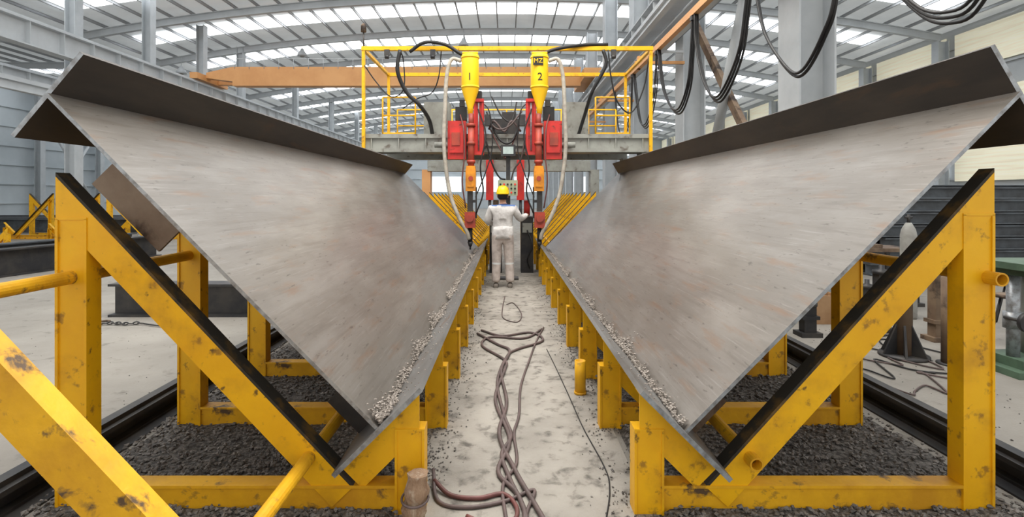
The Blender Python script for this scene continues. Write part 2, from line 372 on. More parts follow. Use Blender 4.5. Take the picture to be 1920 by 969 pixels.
for s in (-1,1):
    mb=MB(); nx,ny=36,160; xa=XM+s*.66; xb=XM+s*2.52
    vs=[(xa+(xb-xa)*i/nx, 1.2+22*(j/ny)**1.6, (bedz(xa+(xb-xa)*i/nx,1.2+22*(j/ny)**1.6) if 0<i<nx else .0)) for j in range(ny+1) for i in range(nx+1)]
    fs=[(j*(nx+1)+i,j*(nx+1)+i+1,(j+1)*(nx+1)+i+1,(j+1)*(nx+1)+i) for j in range(ny) for i in range(nx)]
    mb.add(vs,fs,0,True); mk('slag_bed',mb,M['slag'],label='bed of crushed dark slag under the yellow cradles',cat='gravel',kind='stuff')
    pts=[]
    for i in range(11000):
        y=2.3+ (random.random()**1.9)*7; x=xa+(xb-xa)*random.random()
        pts.append((x,y,bedz(x,y)+random.uniform(0,.012),random.uniform(.007,.021)))
    for i in range(2800):
        y=2.4+ (random.random()**1.4)*8; x=XM+s*(.65-abs(random.gauss(0,.10)))
        if random.random()<.5+noise.noise(Vector((x*5,y*2,4))): pts.append((x,y,.016,random.uniform(.003,.011)))
    chips('slag_chips',pts,M['chip'],'loose grey slag chips scattered on bed and walkway')
pts=[(random.uniform(-5.6,-2.8),random.uniform(3,7),.004,random.uniform(.003,.007)) for i in range(150)]+[(random.uniform(3.1,4.2),random.uniform(3,9),.004,random.uniform(.004,.01)) for i in range(250)]
chips('floor_grit',pts,M['chip'],'small grit scattered on the concrete floor')
for x in (-2.6,2.9):
    mb=MB(); mb.ibeam((0,-1,.07),(0,45,.07),(0,0,1),.14,.15,.03,.03); mb.box(-.16,.16,-1,45,0,.012); mb.box(-.035,.035,-1,45,.14,.17)
    mk('gantry_rail',mb,M['darksteel'],loc=(x,0,0),label='black steel floor rail beside the slag bed',cat='rail',group='gantry rails')

# ------------------------------------------------------------ H beams
Bu,Bz=.745,.47; Tu,Tz=2.385,2.13
W=math.hypot(Tu-Bu,Tz-Bz); DU,DZ=(Tu-Bu)/W,(Tz-Bz)/W
for s,y0 in ((-1,2.62),(1,2.58)):
    y1=11.9
    off=XM+s*1.5
    e=thing('steel_h_beam',(off,0,0),'huge raw steel welded girder resting tilted in yellow cradles','steel beam','welded girders')
    def poly(c,dirv,L0,L1,t0,t1):
        du,dz=dirv; nu,nz=-dz,du
        return [(XM+s*(c[0]+du*a+nu*b)-off, c[1]+dz*a+nz*b) for a,b in ((L0,t0),(L1,t0),(L1,t1),(L0,t1))]
    mb=MB(); mb.prism(poly((Bu,Bz),(DU,DZ),0.012,W-.010,-.009,.009),y0,y1,0,1); mk('web',mb,[M['web'],M['edge']],e,label='brushed grey-brown web plate')
    mb=MB(); mb.prism(poly((Bu,Bz),(-DZ,DU),-.30,.30,-.012,.012),y0-.03,y1,0,1); mk('flange',mb,[M['lowflange'],M['edge']],e,label='lower flange plate')
    fd=(-.64,.768) if s<0 else (-.50,.866)
    mb=MB(); mb.prism(poly((Tu,Tz),fd,-.275,.26,-.012,.012),y0+.02,y1,0,1); mk('flange',mb,[M['flange'],M['edge']],e,label='upper dark flange plate')
    def sq(t,a,b):
        u0,z0=Bu+DU*t+DZ*.012,Bz+DZ*t-DU*.012
        return [(XM+s*u-off,z) for u,z in ((u0,z0),(u0+a*DU,z0+a*DZ),(u0+a*DU+b*DZ,z0+a*DZ-b*DU),(u0+b*DZ,z0-b*DU))]
    if s<0:
        mb=MB(); mb.prism(sq(1.50,.52,.30),2.92,2.94); mk('stiffener_plate',mb,M['scorched'],e,label='scorched brown stiffener plate')
    mb=MB(); mb.prism(sq(.012,.25,.26),3.0,3.02); mk('stiffener_plate',mb,M['rustplate'] if s>0 else M['darksteel'],e)
    pts=[]
    for i in range(8500):
        y=y0+.02+(random.random()**1.25)*8.6
        dens=noise.noise(Vector((y*2.4,s*5,0)))*1.5
        if random.random()> .55+dens: continue
        h=abs(random.gauss(0,.022+.03*max(0,dens))); r=random.uniform(.004,.013)
        t=min(h,.2)
        if random.random()<.5: u,z=Bu+DU*t-.012,Bz+DZ*t+.022
        else: u,z=Bu-DZ*t,Bz+DU*t+.024
        pts.append((XM+s*u,y,z+random.uniform(0,.02)*(1-t*4 if t<.25 else 0),r))
    for i in range(260):
        y=y0+.02+random.random()*8; t=random.uniform(.05,.27)
        pts.append((XM+s*(Bu-DZ*t),y,Bz+DU*t+.020,random.uniform(.004,.009)))
    chips('flux_crumbs',pts,M['flux'],'pale crumbled welding flux lying in the beam corner')

# ------------------------------------------------------------ cradles
CO=1.47
def cradle(s,y,near=False):
    e=thing('support_cradle',(XM+s*CO,y,0),'yellow painted steel V-shaped support cradle, worn','cradle','row of yellow support cradles')
    if near: e['label']='chipped yellow steel cradle arm with heavily worn paint'
    def q(u,z): return Vector((s*(u-CO),0,z))
    sl=1.05 if s<0 else 1.10
    UE=2.395 if s<0 else 2.35; UP=UE-.08
    h=.155; hw=.045; tf=.014
    V=(Bu+DZ*.315, Bz-DU*.315-.005)
    n_=math.hypot(1,sl); du,dz=1/n_,sl/n_
    ze=V[1]+(UE-V[0])*sl
    def at(t,w_): return (s*(V[0]+du*t+dz*w_-CO), V[1]+dz*t-du*w_)
    def endt(w_): return (UE-V[0]-dz*w_)/du
    mb=MB()
    for (wa,wb,ya,yb,mi) in ((0,tf,-hw,hw,0 if near else 1),(h-tf,h,-hw,hw,0),(tf,h-tf,-hw,-hw+.012,0)):
        mb.prism([at(-.12,wa),at(endt(wa),wa),at(endt(wb),wb),at(-.12,wb)],ya,yb,mi)
    mk('long_arm',mb,[M['yellow2'] if near else M['yellow'],M['yblack']],e)
    if not near:
        f0=(Bu+DZ*.30-DU*.014,Bz-DU*.30-DZ*.014); f1=(Bu-DZ*.25-DU*.014,Bz+DU*.25-DZ*.014)
        hh=.15; mb=MB()
        def a2(t,w_): return (s*(f0[0]-DZ*t-DU*w_-CO), f0[1]+DU*t-DZ*w_)
        ui=f1[0]
        def e2(w_): return (f0[0]-DU*w_-ui)/DZ
        for (wa,wb,ya,yb) in ((0,tf,-hw,hw),(hh-tf,hh,-hw,hw),(tf,hh-tf,-hw,-hw+.012)):
            mb.prism([a2(0,wa),a2(e2(wa),wa),a2(e2(wb),wb),a2(0,wb)],ya,yb)
        mk('short_arm',mb,M['yellow'],e)
        mb=MB(); mb.ibeam(q(.605,.01),q(.605,.435),(1,0,0),.15,.10,.012,.012,weboff=.035); mb.box(q(.53,0).x,q(.68,0).x,-.05,.05,.435,.445); mk('post',mb,M['yellow'],e)
    mb=MB(); mb.ibeam(q(UP,.01),q(UP,ze-.235),(1,0,0),.16,.10,.014,.012,weboff=.035); mb.box(q(UP-.08,0).x,q(UP+.08,0).x,-.05,.05,ze-.24,ze-.228); mk('post',mb,M['yellow'],e)
    mb=MB(); mb.ibeam(q(.68,.08),q(UP-.08,.08),(0,0,1),.16,.10,.014,.012,weboff=.03); mk('base_beam',mb,M['yellow2'],e)
    return e
for s in (-1,1):
    c=cradle(s,2.74)
    for k in range(1,23): copy_thing(c,(c.location.x,2.74+k,0))
    if s<0: cradle(s,1.78,True); src=c
    ys=1.68 if s<0 else 2.62
    for (u,z,m,lb) in ((1.115,.30,'yellow2','yellow tie pipe running through the cradles'),(2.32,1.21,'yellow2','dirty yellow tie pipe joining the cradle posts')):
        mb=MB(); n=16; rs=[]
        for (yy,rr) in ((ys,.026),(ys,.034),(24.8,.034),(24.8,.026)):
            rs.append([Vector((rr*math.cos(2*math.pi*i/n),yy,rr*math.sin(2*math.pi*i/n))) for i in range(n)])
        rs.append(rs[0]); mb.rings(rs,0,False,False)
        mk('tie_pipe',mb,M[m],loc=(XM+s*u,0,z),label=lb,cat='pipe',group='cradle tie pipes')
# short pipe stub on floor
e=thing('pipe_stub',(.60,4.35,.012),'short upright yellow pipe stub on the walkway edge','pipe')
mb=MB(); mb.lathe([(.02,0),(.045,0),(.045,.27),(.036,.27),(.034,.2),(.01,.2)],n=18); mk('stub_tube',mb,M['yellow2'],e)
mb=MB(); mb.lathe([(.01,0),(.05,0),(.05,.02),(.01,.02)],n=18); mk('foot_collar',mb,M['yellow2'],e)

# canvas roll
e=thing('canvas_roll',(-.455,2.58,.012),'weathered brown canvas roll standing beside a cradle post','roll')
mb=MB(); rs=[]
for k in range(12):
    z=.27*k/11; rr=.055+.007*math.sin(k*1.9)-(.008 if k<2 else 0)-(.012 if k>9 else 0)
    rs.append([Vector(((rr+.006*math.sin(5*t+k))*math.cos(t)+.1*z,(rr)*math.sin(t),z)) for t in [2*math.pi*i/18 for i in range(18)]])
mb.rings(rs); mk('canvas_wrap',mb,M['canvas'],e)
mb=MB(); mb.tube([(.064*math.cos(t)+.012,.066*math.sin(t),.15+.01*math.sin(t)) for t in [i*.5 for i in range(14)]],.006); mk('tie_cord',mb,M['hose'],e)

# ------------------------------------------------------------ hoses on aisle
def hose(pts,r,m,label,name='hose'):
    mb=MB(); mb.tube([(p[0],p[1],(p[2] if len(p)>2 else .013+r)) for p in pts],r,n=8,seg=7)
    return mk(name,mb,M[m],label=label,cat='hose' if name=='hose' else 'cable')
hose([(-.34,6.2),(-.1,5.75),(.03,5.5),(-.05,4.88),(.0,4.13),(-.05,3.58),(.05,3.1),(.14,2.78),(.22,2.5)],.014,'hose','grimy brown-red hose lying along the walkway')
hose([(.42,6.4),(.2,6.0),(-.18,6.05),(-.26,5.7),(-.02,5.2),(-.02,4.88),(-.09,4.2),(.02,3.5),(-.05,3.1),(.06,2.85),(.12,2.5)],.013,'hose','grimy hose looped on the walkway floor')
hose([(-.3,6.35),(-.05,6.1),(.28,6.25),(.4,5.9),(.1,5.55),(.0,5.3),(-.08,4.6),(-.02,3.9),(.03,3.55),(-.03,3.3),(.02,3.0),(.09,2.7),(.06,2.45)],.013,'hose','twisted brown hose on the walkway')
hose([(.45,6.5),(.33,5.9),(.22,5.2),(.12,4.5),(.09,3.9),(.05,3.6),(.06,3.2),(-.02,2.95),(.0,2.6)],.010,'hose','thin reddish hose trailing along the walkway')
hose([(-.40,2.95,.05),(-.3,2.85),(-.15,2.82),(-.02,2.86),(.05,2.74),(.03,2.62),(-.1,2.6),(-.2,2.66)],.012,'redhose','dark red hose curling across the walkway')
hose([(-.42,3.05,.06),(-.36,2.8),(-.2,2.74),(-.0,2.8),(.15,2.9),(.1,2.68),(.12,2.5)],.010,'hose','thin brown cable curling across the walkway','wire')
hose([(-.03,8.5),(-.06,7.6),(-.04,7.0),(.14,6.8),(.2,7.3),(.1,8.0),(.0,7.9)],.007,'hose','thin wire curled on the walkway','wire')
hose([(.42,5.6),(.46,5.0),(.5,4.3),(.53,3.7),(.58,3.15),(.56,2.9),(.48,2.6)],.004,'black','thin black wire along the walkway edge','wire')

# ------------------------------------------------------------ gantry
G=10.5
e=thing('welding_gantry',(0,G,0),'grey and yellow gantry platform spanning both steel beams','gantry')
mb=MB(); mb.box(-2.85,2.87,.15,.65,2.5,2.86); mb.box(-2.85,2.87,.1,.15,2.78,2.86); mb.box(-2.85,2.87,.1,.15,2.5,2.57)
mb.box(-1.3,1.3,.06,.12,2.62,2.66)
for i in range(11): mb.box(-2.7+.54*i,-2.68+.54*i,.11,.15,2.57,2.78)
mk('main_beam',mb,M['greypaint'],e)
mb=MB(); mb.box(-2.85,2.87,.66,2.4,2.82,2.87); mb.box(-2.85,2.87,2.2,2.4,2.5,2.82); mk('platform_deck',mb,M['greypaint'],e)
for x,fx in ((-2.72,-2.6),(2.84,2.9)):
    mb=MB(); mb.box(x-.13,x+.13,.2,.6,.45,2.5); mk('leg',mb,M['greypaint'],e)
    mb=MB(); mb.box(x-.13,x+.13,1.9,2.3,.45,2.5); mk('leg',mb,M['greypaint'],e)
    mb=MB(); mb.box(fx-.13,fx+.13,-.2,2.7,.24,.45)
    for yy in (.1,2.4): mb.cyl((fx-.07,yy,.3),(fx+.07,yy,.3),.125,n=20,mi=1)
    mk('wheel_carriage',mb,[M['yellow'],M['darksteel']],e)
for y in (.05,2.3):
    for x in (-2.83,2.85):
        mb=MB(); mb.box(x-.03,x+.03,y-.03,y+.03,2.5 if y<1 else 2.87,4.52); mk('frame_post',mb,M['yellow'],e)
    mb=MB(); mb.box(-2.87,2.89,y-.04,y+.04,4.5,4.58); mk('top_rail',mb,M['yellow'],e)
for x in (-2.83,2.85):
    mb=MB(); mb.box(x-.03,x+.03,.1,2.25,4.50,4.56); mk('side_rail',mb,M['yellow'],e)
def railing(x0,x1,y):
    mb=MB(); n=max(2,int(abs(x1-x0)/.65)+1)
    for i in range(n):
        x=x0+(x1-x0)*i/(n-1); mb.cyl((x,y,2.87),(x,y,3.68),.018,n=8)
    for z in (3.68,3.3): mb.cyl((x0,y,z),(x1,y,z),.018,n=8)
    mb.box(x0,x1,y-.01,y+.01,2.87,2.95)
    mk('railing',mb,M['yellow'],e)
railing(-2.58,-1.9,.6); railing(1.85,2.56,.6); railing(-2.6,2.6,2.2)
for x0,x1 in ((-1.74,-1.2),(1.2,1.72)):
    mb=MB(); mb.box(x0,x1,.7,1.1,2.87,3.6); mb.box(x0+.04,x1-.04,.68,.70,2.92,3.55); mb.box(x1-.12,x1-.09,.66,.68,3.15,3.3); mk('control_cabinet',mb,M['greypaint'],e)
mb=MB(); mb.cyl((-2.83,.05,4.58),(-2.83,.05,4.88),.015,n=8); mb.lathe([(.01,4.86),(.055,4.87),(.055,4.99),(.03,5.03),(.01,5.04)],c=(-2.83,.05,0),n=12,mi=1); mk('signal_lamp',mb,[M['darksteel'],M['rustplate']],e)
for pts,r,m in ([[(-2.1,0,4.5),(-2.15,0,4.1),(-2.0,.1,3.7),(-1.75,.2,3.45),(-1.6,.5,3.2),(-1.55,.65,2.9)],.04,'black'],
    [[(-1.9,-.05,4.45),(-1.6,-.1,4.62),(-1.2,-.1,4.58),(-.9,-.1,4.4),(-.75,-.1,4.38)],.035,'black'],
    [[(.7,-.1,4.4),(1.0,-.1,4.5),(1.5,0,4.6),(2.0,.05,4.62)],.035,'black'],
    [[(-2.8,0,4.2),(-2.6,.1,3.9),(-2.3,.1,3.6),(-2.05,.1,3.75),(-2.05,.1,4.3),(-2.1,0,4.5)],.012,'black'],
    [[(-1.3,.1,4.5),(-1.35,.1,4.0),(-1.5,.2,3.7),(-1.8,.3,3.6),(-2.1,.3,3.4)],.012,'black'],
    [[(1.9,0,4.5),(1.95,0,4.2),(1.7,.1,3.7),(1.6,.4,3.3),(1.5,.65,2.9)],.035,'black'],
    [[(2.0,0,4.5),(2.05,0,4.0),(2.2,.1,3.5),(2.5,.2,3.3),(2.75,.2,3.8),(2.83,.1,4.4)],.015,'black'],
    [[(-.3,.1,3.6),(-.1,0,3.2),(.1,0,3.1),(.2,.1,3.5)],.015,'black'],
    [[(-.4,.1,3.3),(-.15,0,2.75),(.1,0,2.7),(.3,.1,3.2)],.02,'black'],
    [[(-.42,.05,3.2),(-.2,-.02,2.95),(.05,-.02,3.0),(.3,.05,3.3)],.018,'hose'],
    [[(-.35,.1,2.95),(-.25,0,3.1),(-.05,-.02,2.9),(.1,0,3.1),(.28,.05,2.9)],.022,'hose'],
    [[(-.4,.0,2.7),(-.3,-.05,2.3),(-.15,-.05,2.0),(-.02,-.05,1.95)],.016,'black'],
    [[(.35,.0,2.7),(.28,-.05,2.35),(.15,-.05,2.15),(.08,-.05,1.9)],.016,'hose'],
    [[(-.35,.1,3.0),(-.1,-.02,2.5),(0,-.02,2.4),(.25,.1,3.0)],.012,'redhose']):
    mb=MB(); mb.tube(pts,r); mk('gantry_cable',mb,M[m],e)
mb=MB(); mb.box(-.32,.26,.7,1.0,2.87,3.25); mb.box(-.28,.0,.68,.7,2.95,3.18); mb.box(-.1,.2,.75,1.0,3.25,3.4); mk('power_source',mb,M['darksteel'],e)
for x in (-2.35,-1.45,2.1): 
    mb=MB(); mb.box(x-.05,x+.05,-.05,0,4.38,4.5); mb.cyl((x-.04,-.03,4.36),(x+.04,-.03,4.36),.04,n=10); mk('cable_trolley',mb,M['darksteel'],e)

def head(cx,mir,num):
    Yh=10.25
    e=thing('welding_machine',(cx,Yh,.58),'submerged-arc welding unit, yellow flux hopper numbered %s, red slide'%num,'welding machine','gantry welding machines')
    def X(v): return v*mir
    z0=-.58
    mb=MB(); mb.lathe([(.05,4.38),(.06,4.33),(.16,4.33),(.17,4.30),(.17,3.70),(.165,3.66),(.055,3.32),(.05,3.2),(.02,3.19)],c=(0,0,z0),n=24)
    mb.lathe([(.178,4.26),(.178,4.29)],c=(0,0,z0),n=24); mb.lathe([(.176,3.69),(.176,3.73)],c=(0,0,z0),n=24)
    mb.cyl((-.15,0,4.37+z0),(.15,0,4.37+z0),.03,n=10)
    mk('flux_hopper',mb,M['ybright'],e)
    text_part(num,.2,e,(0,-.172,3.88+z0),M['black'],'number')
    if num=='2':
        mb=MB(); mb.box(-.13,.06,-.18,-.165,4.1+z0,4.26+z0); mk('name_plate',mb,M['black'],e,label='black badge plate')
        text_part('MZ',.12,e,(-.035,-.181,4.18+z0),M['ybright'],'lettering')
    def bx(x0,x1,y0,y1,z0_,z1_,mi=0): mb.box(min(X(x0),X(x1)),max(X(x0),X(x1)),y0,y1,z0_+z0,z1_+z0,mi)
    mb=MB(); bx(.09,.44,.06,.34,2.34,3.08); bx(.14,.40,.02,.06,2.46,2.98); mk('slide_carriage',mb,M['red'],e)
    mb=MB(); bx(.2,.36,.0,.02,2.6,2.85); mk('carriage_cover',mb,M['dullred'],e)
    mb=MB(); bx(-.26,-.06,.06,.2,2.42,3.5); bx(-.25,-.22,.02,.06,2.45,3.45); bx(-.10,-.07,.02,.06,2.45,3.45); bx(-.26,-.06,0.0,.06,3.44,3.5); bx(-.26,-.06,0,.06,2.42,2.47); mk('vertical_slide',mb,M['red'],e)
    mb=MB(); mb.cyl((X(-.16),.03,2.5+z0),(X(-.16),.03,3.42+z0),.015,n=8); mk('lead_screw',mb,M['edge'],e)
    mb=MB(); bx(-.22,-.1,.05,.18,3.5,3.66); mk('drive_motor',mb,M['black'],e)
    mb=MB(); bx(.08,.3,.12,.3,3.1,3.36); mk('drive_motor',mb,M['black'],e)
    mb=MB(); bx(.12,.22,.12,.26,3.37,3.5); mk('drive_motor',mb,M['darksteel'],e)
    mb=MB(); bx(-.38,-.27,.1,.28,3.0,3.2); mk('relay_box',mb,M['darksteel'],e)
    mb=MB(); mb.cyl((X(-.02),-.05,3.2+z0),(X(-.02),-.05,2.95+z0),.05,n=14); mb.cyl((X(-.02),-.05,2.95+z0),(X(-.02),-.05,2.15+z0),.062,n=14)
    for zz in (2.95,2.6,2.25): mb.cyl((X(-.02),-.05,zz+z0),(X(-.02),-.05,zz+.06+z0),.082,n=14)
    mk('feed_column',mb,M['dullred'],e)
    mb=MB(); bx(-.11,.08,-.14,.08,1.72,2.14); bx(-.08,.05,-.16,-.14,1.80,2.08); bx(-.10,.07,-.12,.06,2.14,2.2); mk('gear_housing',mb,M['orangebox'],e)
    mb=MB(); mb.cyl((X(-.02),-.17,1.96+z0),(X(-.02),-.16,1.96+z0),.045,n=16); mk('gear_cover',mb,M['dullred'],e)
    mb=MB(); bx(-.05,.05,-.08,.04,1.33,1.72); bx(-.13,-.1,-.04,.0,1.2,1.80); bx(-.13,.05,-.05,.0,1.5,1.55); mk('feed_bracket',mb,M['darksteel'],e)
    mb=MB(); bx(-.1,.1,-.12,.08,1.02,1.32); mb.cyl((X(.0),-.16,1.2+z0),(X(0),-.12,1.2+z0),.07,n=14); mk('wire_feeder',mb,M['dullred'],e)
    mb=MB(); mb.cyl((0,0,1.02+z0),(0,0,.75+z0),.045,n=12); mb.cyl((0,0,.75+z0),(0,0,.66+z0),.055,.03,n=12); mb.cyl((0,0,.66+z0),(0,0,.6+z0),.018,n=8); mk('welding_nozzle',mb,M['darksteel'],e)
    hp=[(.17,0,4.22),(.36,-.02,4.24),(.45,-.03,3.9),(.48,-.04,3.3),(.50,-.05,2.6),(.44,-.06,2.0),(.36,-.08,1.6),(.2,-.1,1.2),(.06,-.08,.95),(.02,-.05,.8)]
    mb=MB(); mb.tube([(X(a),b_,c+z0) for a,b_,c in hp],.038,n=12); mk('flux_hose',mb,M['palehose'],e)
    for pts,m,r in (([(-.15,.0,3.3),(-.3,-.05,2.8),(-.2,-.1,2.2),(-.25,-.05,1.7),(-.12,-.05,1.3)],'black',.015),([(.2,.1,3.2),(.12,-.1,2.9),(.1,-.16,2.4),(.14,-.16,1.9),(.08,-.1,1.4)],'redhose',.014),([(-.05,.2,3.5),(-.35,.1,3.3),(-.42,.1,2.6),(-.3,0,2.1),(-.1,.0,1.6)],'black',.012)):
        mb=MB(); mb.tube([(X(a),b_,c+z0) for a,b_,c in pts],r); mk('control_cable',mb,M[m],e)
    mb=MB(); mb.cyl((X(.44),.12,2.62+z0),(X(.7),.12,2.62+z0),.055,n=14); mk('slide_motor',mb,M['greypaint'],e)
head(-.70,-1,'1'); head(.63,1,'2')
# control pendant and monitor
e=thing('control_console',(.03,10.35,0.012),'upright operator control console with buttons and small monitor','control panel')
mb=MB(); mb.box(-.04,.04,0,.08,0,2.4); mb.box(-.2,.2,-.1,.2,0,.03); mk('stand',mb,M['darksteel'],e)
mb=MB(); mb.box(-.2,.18,-.1,0,1.62,1.92); mk('button_box',mb,M['panelface'],e)
for i in range(5):
    for j in range(3):
        mb=MB(); mb.cyl((-.15+.07*i,-.12,1.68+.08*j),(-.15+.07*i,-.1,1.68+.08*j),.018,n=10); mk('button',mb,M['btn'] if (i+j)%3==0 else M['black'],e)
mb=MB(); mb.box(-.14,.14,-.12,0,2.38,2.6,0); mb.box(-.1,.1,-.125,-.12,2.42,2.56,1); mk('monitor',mb,[M['darksteel'],M['screen']],e)
for x in (-.33,.33):
    e=thing('wire_reel_box',(x+.1,11.2,.012),'dark equipment box with round wire reel beside the operator','equipment box','wire reel boxes')
    mb=MB(); mb.box(-.13,.13,0,.5,0,1.15); mb.box(-.15,.15,-.02,.52,1.15,1.18); mk('housing',mb,M['darksteel'],e)
    mb=MB(); mb.cyl((-.06,.2,1.36),(.06,.2,1.36),.17,n=24); mk('wire_reel',mb,M['rustplate'] if x<0 else M['red'],e)
    mb=MB(); mb.box(-.1,.1,-.04,-.02,.85,1.05); mk('face_panel',mb,M['greypaint'],e)
    mb=MB(); mb.tube([(0,-.05,.9),(.1*(-1 if x<0 else 1),-.15,.6),(0,-.12,.3),(.05,-.05,.1)],.015); mk('power_cable',mb,M['black'],e)

# second gantry farther on
e=thing('welding_gantry',(0,17.5,0),'farther grey gantry beam with red slides over the cradles','gantry')
mb=MB(); mb.box(-2.6,2.75,0,.5,2.45,2.8); mk('main_beam',mb,M['greypaint'],e)
for x in (-2.65,2.9):
    mb=MB(); mb.box(x-.14,x+.14,.05,.45,.17,2.5); mk('leg',mb,M['orange'] if x<0 else M['greypaint'],e)
for x in (-.55,.45):
    mb=MB(); mb.box(x-.12,x+.12,-.25,0,1.5,3.0); mk('red_slide',mb,M['red'],e)
    mb=MB(); mb.cyl((x,-.15,1.5),(x,-.15,.8),.05); mk('nozzle_rod',mb,M['darksteel'],e)
mb=MB(); mb.box(-1.9,1.9,-.1,0,2.9,2.94); mb.box(-1.9,1.9,-.1,0,3.3,3.34)
for i in range(9): mb.box(-1.9+.47*i,-1.87+.47*i,-.1,0,2.8,3.34)
mk('railing',mb,M['greypaint'],e)
for x in (-1.2,.0,1.3):
    mb=MB(); mb.box(x-.3,x+.3,.1,.4,2.8,3.4); mk('control_cabinet',mb,M['greypaint'],e)

# ------------------------------------------------------------ person
def skin_mesh(nodes,edges,sub=2):
    me=bpy.data.meshes.new('sk'); me.from_pydata([n[0] for n in nodes],edges,[])
    o=bpy.data.objects.new('sk',me); COL.objects.link(o)
    m=o.modifiers.new('s','SKIN'); m.use_smooth_shade=True
    for i,n in enumerate(nodes):
        r=n[1]; r=(r,r) if not isinstance(r,tuple) else r
        me.skin_vertices[0].data[i].radius=r; me.skin_vertices[0].data[i].use_root=(i==0)
    s=o.modifiers.new('u','SUBSURF'); s.levels=sub; s.render_levels=sub
    dg=bpy.context.evaluated_depsgraph_get(); dg.update()
    r=bpy.data.meshes.new_from_object(o.evaluated_get(dg)); bpy.data.objects.remove(o)
    return r
px,py=-.07,9.45
pe=thing('person',(px,py,.012),'person in yellow hard hat and pale work clothes, working at controls','person')
nd=[((0,0,.95),(.175,.125)),((0,0,1.08),(.18,.125)),((0,.0,1.24),(.20,.13)),((0,0,1.37),(.18,.12)),((0,.0,1.45),(.075,.07)),((0,.015,1.50),.056),((0,.025,1.56),(.07,.08)),((0,.025,1.63),(.08,.095)),((0,.02,1.69),.06),
 ((-.20,0,1.385),.085),((-.28,.02,1.16),.07),((-.20,.26,1.12),.047),((-.17,.32,1.13),(.04,.03)),
 ((.20,0,1.385),.085),((.31,.05,1.20),.068),((.42,.26,1.26),.047),((.44,.33,1.27),(.04,.03)),
 ((-.095,0,.85),.12),((-.11,.02,.5),.09),((-.12,0,.14),.082),((-.12,0,.08),.078),
 ((.095,0,.85),.12),((.115,.02,.5),.09),((.13,0,.14),.082),((.13,0,.08),.078)]
ed=[(0,1),(1,2),(2,3),(3,4),(4,5),(5,6),(6,7),(7,8),(3,9),(9,10),(10,11),(11,12),(3,13),(13,14),(14,15),(15,16),(0,17),(17,18),(18,19),(19,20),(0,21),(21,22),(22,23),(23,24)]
for hs,hi in ((-1,12),(1,16)):
    hx,hy,hz=nd[hi][0]
    for k in range(4):
        fx=hx+(-.027+.018*k); L=(.075,.085,.08,.065)[k if hs>0 else 3-k]
        i=len(nd); nd.append(((fx,hy+.035,hz+.005),.009)); nd.append(((fx,hy+.035+L*.5,hz-.005),.0085)); nd.append(((fx,hy+.035+L*.75,hz-.035),.0075))
        ed+=[(hi,i),(i,i+1),(i+1,i+2)]
    i=len(nd); tx=-hs
    nd.append(((hx+tx*.04,hy+.0,hz-.012),.011)); nd.append(((hx+tx*.055,hy+.035,hz-.025),.009)); ed+=[(hi,i),(i,i+1)]
bme=skin_mesh(nd,ed,2)
bme.name='body'
for m in ('jacket','trouser','stripe','skin','blue'): bme.materials.append(M[m])
for p in bme.polygons:
    c=p.center; p.use_smooth=True
    mi=0
    if c.z>1.475: mi=3
    elif c.z>1.44: mi=4
    elif c.z<.93 and abs(c.x)<.25: mi=1
    if c.z<.93 and .41<c.z<.44: mi=2
    if c.y>.28 and 1.0<c.z<1.4: mi=3
    p.material_index=mi
mk('body',bme,[],pe)
mb=MB(); rs=[]
for z,rx,ryy in ((.86,.198,.138),(.92,.196,.136),(1.0,.19,.132),(1.08,.185,.13)):
    rs.append([Vector(((rx+.006*math.sin(7*t))*math.cos(t),(ryy+.006*math.sin(6*t+z*9))*math.sin(t),z+.01*math.sin(3*t))) for t in [2*math.pi*i/28 for i in range(28)]])
mb.rings(rs); mk('jacket_hem',mb,M['jacket'],pe)
mb=MB(); mb.lathe([(.118,1.645),(.125,1.65),(.117,1.665),(.115,1.70),(.10,1.75),(.07,1.785),(.03,1.80),(.005,1.802)],c=(0,.02,0),n=28,sx=.96,sy=1.12)
mb.obox((0,.02,1.80),((1,0,0),(0,1,0),(0,0,1)),(.012,.08,.008)); mb.lathe([(.13,1.645),(.142,1.643),(.125,1.655)],c=(0,.05,0),n=28,sx=.85,sy=1.15)
mk('hard_hat',mb,M['helmet'],pe)
mb=MB(); mb.lathe([(.06,1.55),(.083,1.575),(.09,1.63),(.085,1.66)],c=(0,.0,0),n=20,sy=1.05); mk('hair',mb,M['hair'],pe)
for sx in (-1,1):
    mb=MB(); mb.lathe([(.004,-.03),(.016,-.02),(.018,0),(.02,.018),(.004,.032)],c=(sx*.09,.03,1.61),n=10,sx=.6); mk('ear',mb,M['skin'],pe)
mb=MB(); mb.add([(0,.115,1.63),(-.015,.12,1.585),(.015,.12,1.585),(0,.145,1.59)],[(0,1,3),(0,3,2),(1,2,3),(0,2,1)]); mk('nose',mb,M['skin'],pe)
for sx,x in ((-1,-.12),(1,.13)):
    mb=MB(); rs=[]
    for yy,w,h in ((-.085,.03,.03),(-.075,.042,.06),(0,.045,.085),(.06,.048,.07),(.13,.048,.05),(.18,.035,.035),(.195,.015,.02)):
        rs.append([Vector((x+w*math.cos(t),yy,max(.0,h*.5+h*.55*math.sin(t)))) for t in [2*math.pi*i/14 for i in range(14)]])
    mb.rings(rs); mk('shoe',mb,M['shoe'],pe)
mb=MB(); mb.box(-.07,.07,-.142,-.128,1.22,1.32); mk('back_patch',mb,M['jacket'],pe)

